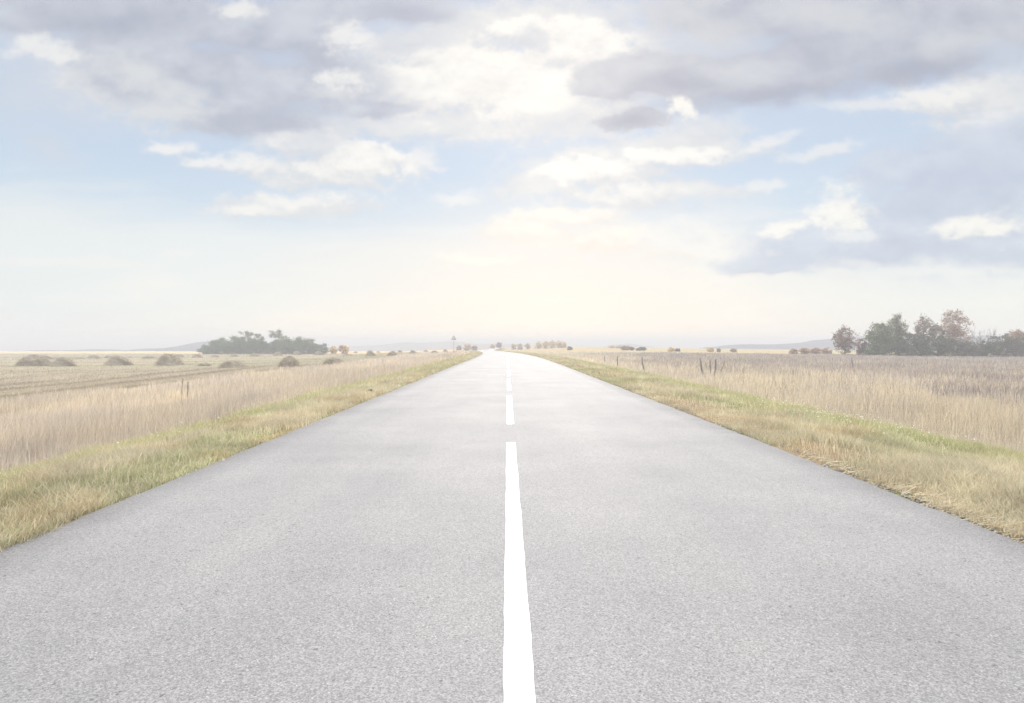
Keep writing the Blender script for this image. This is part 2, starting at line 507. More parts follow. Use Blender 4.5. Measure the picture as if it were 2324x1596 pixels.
# straw litter lying along the right road edge
def litter():
    n = 2700
    d, X, Y = sample_strip(n, RR - .10, RR + 1.2, 4.0, 45, 1.9)
    d = RR - .06 + np.abs(rng.normal(0, .42, n)); X = d + cx(Y)
    m = fbm(X * 1.2, Y * .6, 3) > .42
    X, Y = X[m], Y[m]; n = len(X)
    ang = rng.normal(.15, .55, n); ln = .05 + .20 * rng.random(n) ** 1.6
    z = np.maximum(gz(X, Y), zr(Y) - .09) + .012 + .035 * rng.random(n)
    dx = np.cos(ang) * ln; dy = np.sin(ang) * ln * .6
    w = .0014 + .0016 * rng.random(n); w *= np.clip(Y / 8, 1, 4)
    nx, ny = -np.sin(ang) * w, np.cos(ang) * w
    dz = rng.normal(0, .03, n)
    V = np.stack([np.stack([X - nx, Y - ny, z], -1), np.stack([X + nx, Y + ny, z + .004], -1),
                  np.stack([X + dx + nx, Y + dy + ny, z + dz + .004], -1), np.stack([X + dx - nx, Y + dy - ny, z + dz], -1)], 1)
    f = (np.arange(n) * 4)[:, None] + np.arange(4)[None]
    c = np.repeat(pick([(.55, .47, .33), (.62, .56, .44), (.45, .36, .25)], [3, 2, 2], n)[:, None], 4, 1)
    o = link('straw_litter', np_mesh('straw_litter', V.reshape(-1, 3), [f], c.reshape(-1, 3)), M_grass)
    tag(o, 'pale dry straw lying along the right edge of the asphalt', 'straw', kind='stuff')
litter()

def gravel():
    n = 2600
    d, X, Y = sample_strip(n, RR, RR + 1, 4.0, 40, 1.9)
    d = RR - .02 + np.abs(rng.normal(0, .16, n)); X = d + cx(Y)
    k = fbm(X * 1.0 + 5, Y * .5 + 8, 3) > .40
    X, Y = X[k], Y[k]; n = len(X)
    r = (.006 + .016 * rng.random(n) ** 3)[:, None]
    z = np.maximum(gz(X, Y), zr(Y) - .06) + .005
    base = np.array([(1, 0, 0), (0, 1, 0), (-1, 0, 0), (0, -1, 0), (0, 0, .8), (0, 0, -.5)])
    V = np.stack([X, Y, z], -1)[:, None, :] + base[None] * (r[:, None] * (.7 + .6 * rng.random((n, 6, 1))))
    T3 = np.array([(0, 1, 4), (1, 2, 4), (2, 3, 4), (3, 0, 4), (1, 0, 5), (2, 1, 5), (3, 2, 5), (0, 3, 5)])
    f = ((np.arange(n) * 6)[:, None, None] + T3[None]).reshape(-1, 3)
    c = np.repeat(pick([(.34, .33, .31), (.24, .235, .23), (.42, .40, .36)], [3, 2, 1], n), 6, 0)
    o = link('gravel', np_mesh('gravel', V.reshape(-1, 3), [f], c), M_hay)
    tag(o, 'loose grey gravel along the right edge of the asphalt', 'gravel', kind='stuff')
gravel()

def flowers():
    pts = []
    for (d0, ds, y0_, y1_, n) in ((6.5, .45, 9, 16, 230), (6.9, .3, 30, 45, 110), (-5.6, .25, 8, 16, 40)):
        y = y0_ + (y1_ - y0_) * rng.random(n); d = d0 + rng.normal(0, ds, n)
        pts.append(np.stack([d + cx(y), y], -1))
    p = np.concatenate(pts); m = fbm(p[:, 0] * 2, p[:, 1] * .8, 3) > .42
    p = p[m]; n = len(p)
    z = gz(p[:, 0], p[:, 1]) + .14 + .10 * rng.random(n)
    V = []; f = []
    r = .006 + .007 * rng.random(n) ** 2
    k = 6
    for i in range(k):
        a = 2 * math.pi * i / k
        V.append(np.stack([p[:, 0] + np.cos(a) * r, p[:, 1] + np.sin(a) * r * .7, z + np.sin(a) * r * .7], -1))
    V = np.stack(V, 1)
    f = (np.arange(n) * k)[:, None] + np.arange(k)[None]
    c = np.tile(np.array((.80, .80, .72)), (n * k, 1))
    o = link('white_flowers', np_mesh('white_flowers', V.reshape(-1, 3), [f], c), M_leaf)
    tag(o, 'tiny white flowers scattered in the green verge grass', 'flowers', kind='stuff')
flowers()

# ------------------------------------------------------------------ trees and bushes
class Tubes:
    def __init__(s): s.V = []; s.Fq = []
    def seg(s, p0, p1, r0, r1, k=5):
        p0 = np.array(p0, float); p1 = np.array(p1, float)
        ax = p1 - p0; L = np.linalg.norm(ax) + 1e-9; ax /= L
        up = np.array((0, 0, 1.)) if abs(ax[2]) < .9 else np.array((1., 0, 0))
        u = np.cross(ax, up); u /= np.linalg.norm(u); v = np.cross(ax, u)
        b = len(s.V)
        for p, r in ((p0, r0), (p1, r1)):
            for i in range(k):
                a = 2 * math.pi * i / k
                s.V.append(p + (u * math.cos(a) + v * math.sin(a)) * r)
        for i in range(k):
            j = (i + 1) % k
            s.Fq.append((b + i, b + j, b + k + j, b + k + i))
    def limb(s, pts, r0, r1, k=5):
        n = len(pts) - 1
        for i in range(n):
            s.seg(pts[i], pts[i + 1], r0 + (r1 - r0) * i / n, r0 + (r1 - r0) * (i + 1) / n, k)
    def mesh(s, name):
        return np_mesh(name, np.array(s.V), [np.array(s.Fq)], smooth=True)

def grow(tb, rr, p, d, length, rad, depth, tips, spread=.6, up=.15, nsub=(2, 4), rmin=0.):
    p = np.array(p, float); d = np.array(d, float)
    pts = [p]; n = 3
    for i in range(n):
        d = d + rr.normal(0, .13, 3) + np.array((0, 0, up * .3)); d /= np.linalg.norm(d)
        pts.append(pts[-1] + d * length / n)
    tb.limb(pts, max(rad, rmin), max(rad * .55, rmin), 5 if depth > 1 else 4)
    if depth == 0:
        tips.append(pts[-1]); tips.append(pts[-2]); return
    for i in range(rr.integers(nsub[0], nsub[1] + 1)):
        nd = d + rr.normal(0, spread, 3) + np.array((0, 0, up)); nd /= np.linalg.norm(nd)
        q = pts[rr.integers(1, n + 1)] if i else pts[-1]
        grow(tb, rr, q, nd, length * (.6 + .2 * rr.random()), rad * .55, depth - 1, tips, spread, up, nsub, rmin)

def leaf_cloud(name, C, spread, n, size, cols, w, rr, tone=None, mat=None):
    """n leaf cards round clump centres C"""
    ci = rr.integers(0, len(C), n)
    P = C[ci] + rr.normal(0, 1, (n, 3)) * np.asarray(spread)
    a = rr.normal(0, 1, (n, 3)); a /= np.linalg.norm(a, axis=1)[:, None]
    b = np.cross(a, rr.normal(0, 1, (n, 3))); b /= np.linalg.norm(b, axis=1)[:, None]
    s = size * (.6 + .8 * rr.random(n))[:, None]
    V = np.stack([P - a * s, P + b * s * .55, P + a * s, P - b * s * .55], 1)
    cc = np.array(cols); i = rr.choice(len(cc), n, p=np.array(w) / sum(w))
    ct = (.72 + .56 * rr.random(len(C)))[ci]
    col = cc[i] * (.8 + .4 * rr.random((n, 1))) * ct[:, None]
    if tone is not None: col = tone(P, col)
    f = (np.arange(n) * 4)[:, None] + np.arange(4)[None]
    return np_mesh(name, V.reshape(-1, 3), [f], np.repeat(np.clip(col, .01, .9)[:, None], 4, 1).reshape(-1, 3))

DARKG = [(.080, .130, .045), (.13, .185, .065), (.058, .095, .036)]
OLIVE = [(.125, .155, .065), (.19, .205, .085), (.09, .115, .055)]
RUST = [(.32, .18, .12), (.27, .17, .13), (.20, .14, .115), (.36, .22, .13)]
GOLD = [(.78, .57, .20), (.70, .50, .19), (.60, .44, .19)]
GREYB = [(.12, .118, .10), (.155, .145, .12), (.10, .105, .09)]
ORANGE = [(.50, .31, .17), (.44, .27, .16), (.36, .23, .15)]

def make_tree(name, label, cat, group, px, Y, top, width, cols, seed, kind='broad', dens=1.0, bark=None, base=None, leaf=.20, low=.25, gap=.0, dx=0):
    """tree whose crown spans `width` view px and whose top stands at view row `top`"""
    rr = np.random.default_rng(seed)
    X, _, z = at_depth(px, Y)
    h = H_CAM + (VY - top) / F * Y - z
    wd_ = width / F * Y
    root = empty(name, (X, Y, z - .05))
    tag(root, label, cat, group)
    tb = Tubes(); tips = []
    tr = max(.05, h * .014)
    if kind == 'bush':
        for i in range(6):
            a = rr.random() * 6.28
            grow(tb, rr, (0, 0, 0), (math.cos(a) * .6, math.sin(a) * .6, 1), h * .35, tr * .6, 1, tips, .5, .2)
    elif kind == 'bare':
        ht = h * .22
        tb.limb([(0, 0, -.2), (rr.normal(0, .05), 0, ht * .5), (rr.normal(0, .1), 0, ht)], tr * 1.3, tr)
        for i in range(7):
            a = i * 2.4 + rr.random()
            grow(tb, rr, (0, 0, ht * (.5 + .5 * rr.random())), (math.cos(a) * .75, math.sin(a) * .75, 1), h * .36, tr * .7, 3, tips, .5, .12, (3, 4), .022)
    else:
        pts = [(0, 0, -.3)]
        for i in range(1, 6):
            pts.append((rr.normal(0, .012) * h, rr.normal(0, .012) * h, h * .88 * i / 5))
        tb.limb(pts, tr * 1.2, tr * .2, 7)
        for i in range(14):
            f = .22 + .68 * rr.random()
            a = rr.random() * 6.28
            j = min(4, int(f / .88 * 5)); q = np.array(pts[j]) * (1 - (f / .88 * 5 - j)) + np.array(pts[min(5, j + 1)]) * (f / .88 * 5 - j)
            rl = wd_ * .42 * (1.05 - .6 * abs(f - .5))
            grow(tb, rr, q, (math.cos(a), math.sin(a), .55), rl * .55, tr * .4, 1, tips, .5, .2)
    tm = tb.mesh('trunk' if kind != 'bush' else 'stems')
    # fit branches of bare trees to the photographed height
    if kind == 'bare':
        co = np.array([v.co for v in tm.vertices]); s = h / co[:, 2].max(); sx = wd_ * .5 / max(np.abs(co[:, 0]).max(), .1)
        for v in tm.vertices: v.co.z *= s; v.co.x *= sx; v.co.y *= sx
    link('trunk' if kind != 'bush' else 'stems', tm, bark or M_bark, root)
    if kind != 'bare':
        nC = int((150 if kind != 'bush' else 60) * (1 if kind != 'sparse' else .30))
        th = rr.random(nC) * 6.283; cz = rr.random(nC) * 2 - 1
        rad = (rr.random(nC) ** .45)
        pr = np.sqrt(1 - cz ** 2)
        C = np.stack([np.cos(th) * pr * rad * .42 * wd_, np.sin(th) * pr * rad * .42 * wd_, cz * rad], -1)
        if kind == 'bush':
            zc = h * (.44 + .53 * C[:, 2]); zc = np.clip(zc, h * .05, None)
        else:
            lo_, hi_ = h * low, h * .97
            zc = (lo_ + hi_) / 2 + C[:, 2] * (hi_ - lo_) * .48
            prof = (zc - lo_) / (hi_ - lo_)
            s = .62 + .38 * np.sin(np.clip(prof, 0, 1) * math.pi * .85 + .25)
            C[:, 0] *= s * 1.25; C[:, 1] *= s * 1.25
        # lumpy silhouette
        ang = np.arctan2(C[:, 0], zc - h * .55)
        lump = .86 + .26 * vnoise(ang * 2.1 + seed * 3.1, ang * 0 + seed)
        C[:, 0] *= lump; C[:, 2] = zc
        if kind == 'sparse':
            tp = np.array([q for q in tips if q[2] > h * .45])
            C = tp[rr.integers(0, len(tp), nC)] * np.array((1.25, 1.25, 1)) + rr.normal(0, .22, (nC, 3))
            C[:, 2] = np.minimum(C[:, 2], h)
        n = int((5200 if kind != 'bush' else 2000) * dens * (1 if kind != 'sparse' else .30))
        sp = (wd_ * .055, wd_ * .055, max(h * .032, wd_ * .035))
        cm = leaf_cloud('crown', C, sp, n, leaf, cols, [1] * len(cols), rr)
        link('crown', cm, M_leaf, root)
    return root

TREES_R = 'autumn trees behind the right field'
YR = 172
T = make_tree
T('rusty_birch', 'thin rusty birch standing alone, left end of the right tree line', 'tree', TREES_R, 1918, YR, 737, 52, RUST[:3] + GREYB[:1], 11, dens=.62, low=.03)
T('red_shrub', 'small reddish shrub between the lone rusty birch and the green trees', 'shrub', TREES_R, 1955, YR + 2, 768, 24, [(.22, .12, .09), (.17, .11, .09)], 12, 'bush', 1)
T('green_tree', 'broad dark green tree, lower one of the green pair on the right', 'tree', TREES_R, 1997, YR, 727, 62, OLIVE, 13, dens=1.25, low=.01)
T('green_tree', 'taller dark green tree beside the broad green one on the right', 'tree', TREES_R, 2035, YR + 1, 709, 52, OLIVE + [(.14, .12, .07)], 14, dens=1.05, low=.01)
T('brown_tree', 'thin topped brown tree between the green pair and the tallest birch', 'tree', TREES_R, 2097, YR, 711, 52, RUST[1:3] + GREYB[:2], 15, dens=.62, low=.03)
for x, lab, w_, tp in ((1985, 'low dark scrub under the broad green tree', 46, 782), (2052, 'low dark scrub under the taller green tree', 44, 768), (2100, 'low dark scrub under the thin topped brown tree', 48, 774),
                       (2148, 'low dark scrub left of the pale birch trunk', 40, 762), (2200, 'low dark scrub right of the tallest birch', 46, 780), (2244, 'low dark scrub under the narrower bare tree', 40, 770),
                       (2296, 'low dark scrub under the orange topped tree', 50, 763), (2345, 'dark scrub running out of the view on the far right', 56, 756)):
    T('low_scrub', lab, 'shrub', TREES_R, x, YR - 5, tp, w_, [GREYB + DARKG[:1], GREYB + RUST[2:3], DARKG + GREYB[:1]][x % 3], 200 + x, 'bush', 1.3)
T('dark_shrub', 'dark shrub at the foot of the green pair', 'shrub', TREES_R, 2018, YR - 3, 762, 60, GREYB + DARKG, 26, 'bush', 1.3)
T('dark_shrub', 'dark shrub below and left of the thin topped brown tree', 'shrub', TREES_R, 2076, YR - 3, 750, 60, GREYB + DARKG[:1], 16, 'bush', 1.3)
T('dark_shrub', 'dark shrub between the brown tree and the tallest birch', 'shrub', TREES_R, 2125, YR - 3, 740, 60, GREYB + DARKG[:1], 17, 'bush', 1.5)
T('tall_birch', 'tallest rusty birch with a pale trunk and rounded crown', 'tree', TREES_R, 2163, YR, 697, 72, RUST, 18, dens=1.1, low=.08, bark=M_birch)
T('dark_shrub', 'dark shrub at the foot of the tallest birch', 'shrub', TREES_R, 2178, YR - 4, 760, 64, GREYB, 19, 'bush', 1.2)
T('bare_tree', 'bare leafless tree right of the tallest birch, larger of two', 'tree', TREES_R, 2220, YR, 737, 44, GREYB, 20, 'bare')
T('bare_tree', 'bare leafless tree, narrower and further right of the two', 'tree', TREES_R, 2253, YR, 740, 36, GREYB, 21, 'bare')
T('dark_shrub', 'low dark shrub under the two bare trees', 'shrub', TREES_R, 2218, YR - 3, 772, 60, GREYB, 22, 'bush', 1.0)
T('dark_shrub', 'big dark shrub right of the bare trees', 'shrub', TREES_R, 2275, YR - 3, 752, 70, GREYB + DARKG[:1], 23, 'bush', 1.6)
T('orange_tree', 'orange topped small tree at the right end of the tree line', 'tree', TREES_R, 2305, YR + 3, 746, 36, ORANGE + GREYB[:1], 24, dens=.7, low=.3)
T('dark_shrub', 'dark shrub in front of the orange topped tree', 'shrub', TREES_R, 2322, YR - 4, 760, 60, GREYB, 25, 'bush', 1.3)

COP = 'trees of the dark green copse on the left'
YC = 300
for (x, top, w_, se, lab) in (
    (474, 786, 42, 31, 'low dark bush at the left end of the green copse'),
    (503, 771, 58, 32, 'rounded dark green tree near the left end of the copse'),
    (540, 763, 66, 33, 'dark green tree under the leftmost ragged treetop of the copse'),
    (580, 771, 66, 34, 'dark green tree in the middle of the copse'),
    (612, 777, 50, 35, 'paler green bush low in the middle of the copse'),
    (648, 770, 70, 36, 'green tree under the rightmost ragged treetop of the copse'),
    (690, 769, 64, 37, 'light edged green tree near the right end of the copse'),
    (722, 782, 44, 38, 'small green bush at the right end of the copse')):
    T('dense_tree', lab, 'tree', COP, x, YC + (se % 3) * 3, top - 3, w_ * 1.12, DARKG if se < 35 else DARKG + OLIVE, se, 'bush', 4.0, leaf=.28)
T('ragged_tree', 'leftmost ragged tree poking out above the green copse', 'tree', COP, 556, YC + 4, 754, 44, OLIVE, 41, 'sparse', .8, leaf=.3, low=.62)
T('ragged_tree', 'small ragged tree poking out mid copse between two larger ones', 'tree', COP, 588, YC + 4, 759, 30, OLIVE, 42, 'sparse', .6, leaf=.3, low=.66)
T('ragged_tree', 'rightmost ragged tree poking out above the green copse', 'tree', COP, 632, YC + 4, 752, 46, OLIVE, 43, 'sparse', .7, leaf=.3, low=.62)
T('yellow_tree', 'small golden tree touching the right end of the copse', 'tree', 'golden trees by the copse', 757, 310, 785, 22, GOLD, 44, 'bush', 1.2, leaf=.3)
T('yellow_tree', 'rounder golden tree, second one right of the copse', 'tree', 'golden trees by the copse', 781, 310, 782, 28, GOLD + ORANGE[:1], 45, 'bush', 1.4, leaf=.3)

HEDGE = 'orange bushes left of the right tree line'
for i, (x, top, w_, lab) in enumerate(((1802, 792, 24, 'leftmost low orange bush of the row before the right trees'), (1826, 790, 26, 'second low orange bush of the row before the right trees'),
                                       (1851, 790, 26, 'third low orange bush of the row before the right trees'), (1876, 789, 26, 'rightmost low orange bush, nearest the lone rusty birch'))):
    T('orange_bush', lab, 'bush', HEDGE, x, 215 + 3 * i, top, w_, ORANGE, 50 + i, 'bush', .8, leaf=.22)
BUSH = 'small bushes dotted over the far right field'
for i, (x, Y, top, w_, cols, lab) in enumerate((
    (1293, 330, 786, 14, GREYB, 'grey brown bush nearest the road in the right field'),
    (1419, 300, 786, 30, RUST[2:] + GREYB[:1], 'wide brown bush in the far right field'),
    (1435, 298, 787, 12, GREYB, 'dark bush touching the wide brown bush'),
    (1446, 290, 791, 6, GREYB, 'tiny bush between two dark bushes in the right field'),
    (1457, 290, 787, 24, GREYB, 'dark rounded bush right of the wide brown one'),
    (1523, 275, 789, 18, GOLD, 'low golden bush with a dark neighbour in the right field'),
    (1538, 275, 791, 14, GREYB, 'small dark bush beside the low golden one'),
    (1612, 265, 788, 18, GOLD, 'upright golden bush alone in the right field'),
    (1631, 265, 790, 10, RUST, 'small rusty bush right of the upright golden one'),
    (1664, 260, 791, 18, ORANGE, 'low orange bush, rightmost of the dotted bushes'))):
    T('field_bush', lab, 'bush', BUSH, x, Y, top, w_, cols, 60 + i, 'bush', .7, leaf=.24)
FAR = 'golden trees on the horizon beyond the road'
for i, (x, Y, top, w_, cols, lab) in enumerate((
    (1060, 430, 779, 22, ORANGE + GOLD, 'orange bush just right of the road sign post'),
    (1042, 430, 783, 14, ORANGE, 'small orange bush hidden behind the road sign post'),
    (1077, 430, 785, 16, RUST, 'brown bush left of the far road bend'),
    (1118, 470, 781, 14, GOLD, 'small golden tree left of the reddish one on the horizon'),
    (1133, 470, 775, 13, RUST, 'reddish upright tree on the horizon where the road vanishes'),
    (1166, 480, 780, 14, ORANGE + GOLD, 'pale orange bush, leftmost right of the far road'),
    (1180, 480, 779, 16, ORANGE + GOLD, 'pale orange bush, second right of the far road'),
    (1197, 480, 778, 16, ORANGE + GOLD, 'pale orange bush just left of the golden clump'),
    (1222, 470, 773, 22, GOLD + OLIVE[1:2], 'golden tree at the left end of the central clump'),
    (1238, 472, 773, 22, GOLD, 'golden tree left of the middle of the central clump'),
    (1254, 470, 771, 22, GOLD, 'tallest golden tree of the central clump'),
    (1270, 472, 772, 22, GOLD + OLIVE[1:2], 'golden tree right of the tallest in the central clump'),
    (1281, 470, 775, 16, GOLD, 'golden tree at the right end of the central clump'),
    (1388, 500, 785, 16, ORANGE + GOLD, 'left bush of the far orange row before the small hill'),
    (1404, 500, 784, 18, ORANGE + GOLD, 'middle bush of the far orange row before the small hill'),
    (1422, 500, 784, 18, ORANGE + GOLD, 'right bush of the far orange row before the small hill'))):
    T('far_tree', lab, 'tree', FAR, x, Y, top, w_, cols, 80 + i, 'bush', .7, leaf=.36)

# ------------------------------------------------------------------ haystacks
def hay_mesh(seed):
    rr = np.random.default_rng(seed)
    nu, nv = 40, 16
    V = []
    for j in range(nv + 1):
        t = j / nv
        for i in range(nu):
            a = 2 * math.pi * i / nu
            r_ = 1 - t
            h_ = 1 - r_ ** 2.1
            nz = .72 + .56 * float(vnoise(np.array(2.2 * math.cos(a) + seed * 7), np.array(2.2 * math.sin(a) + t * 3 + seed)))
            n2 = .94 + .12 * rr.random()
            V.append((math.cos(a) * r_ * nz * n2, math.sin(a) * r_ * nz * n2, h_ * (.92 + .16 * float(vnoise(np.array(a * 1.3 + seed), np.array(t * 4)))) * n2 - .04))
    V = np.array(V)
    i = np.arange(nu); Q = []
    for j in range(nv):
        Q.append(np.stack([j * nu + i, j * nu + (i + 1) % nu, (j + 1) * nu + (i + 1) % nu, (j + 1) * nu + i], -1))
    Q = np.concatenate(Q)
    cb = np.array(((.34, .295, .225), (.40, .345, .265), (.29, .25, .20)))
    C = cb[rr.integers(0, 3, len(V))]
    # straw wisps over the surface
    m = 1500
    a = rr.random(m) * 6.283; t = 1 - rr.random(m) ** .5
    r_ = 1 - t; hh = 1 - r_ ** 2.1
    P = np.stack([np.cos(a) * r_ * .98, np.sin(a) * r_ * .98, hh * .98], -1)
    nz = .72 + .56 * vnoise(2.2 * np.cos(a) + seed * 7, 2.2 * np.sin(a) + t * 3 + seed)
    P[:, :2] *= nz[:, None]
    d = np.stack([np.cos(a) * .5, np.sin(a) * .5, -.5 + .5 * rr.random(m)], -1) + rr.normal(0, .35, (m, 3))
    d /= np.linalg.norm(d, axis=1)[:, None]
    s = np.cross(d, rr.normal(0, 1, (m, 3))); s /= np.linalg.norm(s, axis=1)[:, None]
    L_ = .20 * (.4 + rr.random(m) ** 2 * 1.6)[:, None]
    B = np.stack([P - s * .010, P + s * .010, P + d * L_ + s * .006, P + d * L_ - s * .006], 1).reshape(-1, 3)
    F2 = len(V) + (np.arange(m) * 4)[:, None] + np.arange(4)[None]
    c2 = np.repeat(np.array(((.40, .34, .245), (.47, .41, .29), (.31, .265, .20)))[rr.integers(0, 3, m)], 4, 0)
    return np_mesh('haystack', np.concatenate([V, B]), [Q, F2], np.concatenate([C, c2]))
HM = [hay_mesh(s) for s in range(1, 7)]
HG = 'loose haystacks on the mown meadow'
hay = [  # view x0, x1, top, base, label
 (30, 97, 808, 831, 'large dark haystack cut by the left edge of the view'),
 (69, 110, 807.5, 816, 'low long haystack behind the large one at the left edge'),
 (107, 160, 812, 832, 'large dark haystack, second from the left in the front row'),
 (153, 188, 811, 815, 'flat low haystack behind, right of the second front stack'),
 (197, 221, 806.5, 814.5, 'small domed haystack between the second and third front stacks'),
 (234, 251, 808, 813.6, 'small haystack just behind the third front stack'),
 (229, 288, 810, 830, 'large two humped haystack, third from the left in front'),
 (286, 297, 809.5, 812.5, 'tiny haystack right behind the two humped stack'),
 (320, 348, 808, 814, 'low haystack just left behind the fourth front stack'),
 (348, 403, 805, 830, 'tallest brown haystack, fourth from the left in front'),
 (394, 414, 805, 812, 'dark small haystack right behind the tallest front stack'),
 (434, 455, 804, 812, 'dark rounded haystack at the left foot of the green copse'),
 (476, 496, 806.5, 811.5, 'first pale haystack in front of the copse from the left'),
 (521, 537, 805, 810, 'faint low haystack in front of the left half of the copse'),
 (446, 476, 824, 832, 'low flat haystack in front, between two large ones'),
 (491, 550, 820, 835.5, 'wide pale sagging haystack in front of the copse'),
 (565, 584, 803, 809.5, 'small haystack before the middle of the copse'),
 (619, 639, 799, 808, 'domed haystack before the copse, left of a close pair'),
 (661, 681, 798, 806.6, 'domed haystack before the right half of the copse'),
 (711, 731, 798, 806.6, 'domed haystack before the right end of the copse'),
 (630, 674, 810, 833, 'big pale haystack in front of the right half of the copse'),
 (729, 778, 813.5, 828, 'broad haystack half hidden by the reeds below the golden trees'),
 (777, 797, 803.5, 808, 'low haystack below the rounder golden tree'),
 (802, 811, 798, 801.5, 'tiny haystack right of the golden trees'),
 (828, 850, 797, 809, 'tall domed haystack midway between the golden trees and the sign'),
 (853, 862, 797.5, 801, 'tiny haystack behind, right of the tall domed one'),
 (878, 901, 798, 808.5, 'tall domed haystack, next one towards the sign'),
 (902, 912, 795.5, 800.5, 'small far haystack right of two tall domed ones'),
 (928, 944, 796, 805, 'ragged haystack halfway from the tall domed ones to the sign'),
 (960, 972, 795, 800.5, 'small far haystack nearer the sign, behind a wide one'),
 (976, 995, 796.5, 804, 'wide haystack second nearest the road sign'),
 (1005, 1015, 793.6, 799.5, 'haystack nearest to the road sign post')]
for i, (x0, x1, tp, bs, lab) in enumerate(hay):
    X, Y = to_xy((x0 + x1) / 2, bs)
    w_ = (x1 - x0) / F * Y / 2 / .98; h_ = (bs - tp) / F * Y * 1.05
    if w_ > 5: Y = Y
    o = bpy.data.objects.new('haystack', HM[i % 6]) if i < 6 else bpy.data.objects['haystack'].copy()
    if i >= 6: o.data = HM[(i * 5 + 2) % 6]
    if not o.data.materials: o.data.materials.append(M_hay)
    COL.objects.link(o)
    z = float(gz(X, Y))
    o.location = (X, Y + w_ * .5, z - .03)
    o.scale = (w_ / .95, w_ * .8, h_)
    o.rotation_euler = (0, 0, 0)
    tag(o, lab, 'haystack', HG)

# ------------------------------------------------------------------ posts in the right field
PG = 'dark stakes in the right field'
def stake(px, top, base, lab, wpx, lean=0.0, Y=None, fork=False, seed=0):
    Yp = Y or 85.0
    X, _, z = at_depth(px, Yp)
    ztop = H_CAM - (top - VY) / F * Yp
    rr = np.random.default_rng(seed)
    tb = Tubes()
    h = ztop - z
    r = wpx / F * Yp / 2
    pts = [(lean * h * t + rr.normal(0, .02), rr.normal(0, .02), h * t) for t in (-.1, .25, .5, .75, 1)]
    tb.limb(pts, r * 1.15, r * .75, 8)
    b = len(tb.V); tb.V.append(np.array(pts[-1]) + (0.02, 0, .05))
    for i in range(8): tb.Fq.append((b - 8 + i, b - 8 + (i + 1) % 8, b, b))
    Vv = np.array(tb.V); q = np.array(tb.Fq[:-8]); t3 = np.array([f[:3] for f in tb.Fq[-8:]])
    me = np_mesh('wooden_stake', Vv, [q, t3], smooth=True)
    o = link('wooden_stake', me, M_post, loc=(X, Yp, z))
    tag(o, lab, 'stake', PG)
    return o
stake(1372, 809, 818, 'faint stake in the dry grass, leftmost and nearest the road bend', 2.0, 0, 66, seed=1)
stake(1401, 810, 818, 'short dark stake left of the tall leaning one', 3.0, 0, 55, seed=2)
stake(1462.5, 810.5, 833, 'tall thin stake leaning left, standing alone in the dry grass', 3.4, -.10, 42, seed=3)
stake(1595.5, 813.5, 832, 'thick leaning stake, left one of the right hand three', 4.6, -.12, 42, seed=4)
stake(1612, 818, 830, 'thin short stake in the middle of the right hand three', 2.6, 0, 42, seed=5)
stake(1623, 816.5, 833, 'thick upright stake, right one of the three', 4.6, .03, 42, seed=6)
stake(1631, 819, 832, 'thin slanting stake propped beside the thick upright one', 2.0, .35, 41.8, seed=7)
stake(1939, 812, 819, 'short lone stake in the grey weeds below the trees', 3.0, -.2, 60, seed=8)

# ------------------------------------------------------------------ road sign
def sign():
    Ys = 98.0
    X = (1030 - VX) / F * Ys
    zb = float(gz(X, Ys))
    ztop = H_CAM - (761 - VY) / F * Ys
    root = empty('road_sign', (X, Ys, zb))
    tag(root, 'grey triangular road sign on a thin white post at the left verge', 'road sign')
    h = ztop - zb
    m_w = noise_mat('white_post_paint', (.50, .485, .455), (.58, .565, .53), 3, bump=0, rough=.5)
    m_d = noise_mat('dark_post_foot', (.04, .04, .045), (.07, .07, .07), 5, bump=0)
    m_g = noise_mat('grey_sign_metal', (.36, .37, .38), (.44, .45, .46), 4, bump=0, rough=.5)
    m_l = noise_mat('pale_sign_face', (.62, .62, .60), (.70, .70, .68), 4, bump=0, rough=.5)
    t = Tubes(); t.limb([(0, 0, -.3), (0, 0, .62)], .050, .050, 12); link('post_foot', t.mesh('post_foot'), m_d, root)
    t = Tubes(); t.limb([(0, 0, .62), (0, 0, h - .12)], .046, .046, 12); link('post', t.mesh('post'), m_w, root)
    def tri(name, w, z0, y, th, mat, par):
        hh = w * .866
        rr = w * .06
        pts = []
        for (cx_, cz_, a0) in ((-w / 2 + rr * 1.7, z0 + rr, 150), (w / 2 - rr * 1.7, z0 + rr, 270), (0, z0 + hh - rr * 2, 30)):
            for k in range(6):
                a = R(a0 + 120 * k / 5)
                pts.append((cx_ + rr * math.cos(a), cz_ + rr * math.sin(a)))
        n = len(pts)
        V = [(x, y, z) for x, z in pts] + [(x, y + th, z) for x, z in pts]
        me = bpy.data.meshes.new(name)
        Fs = [tuple(range(n)), tuple(range(2 * n - 1, n - 1, -1))] + [((i + 1) % n, i, n + i, n + (i + 1) % n) for i in range(n)]
        me.from_pydata(V, [], Fs)
        return link(name, me, mat, par)
    pl = tri('sign_plate', .86, h - .74, -.075, .02, m_g, root)
    tri('sign_face', .50, h - .62, -.079, .004, m_l, pl)
sign()

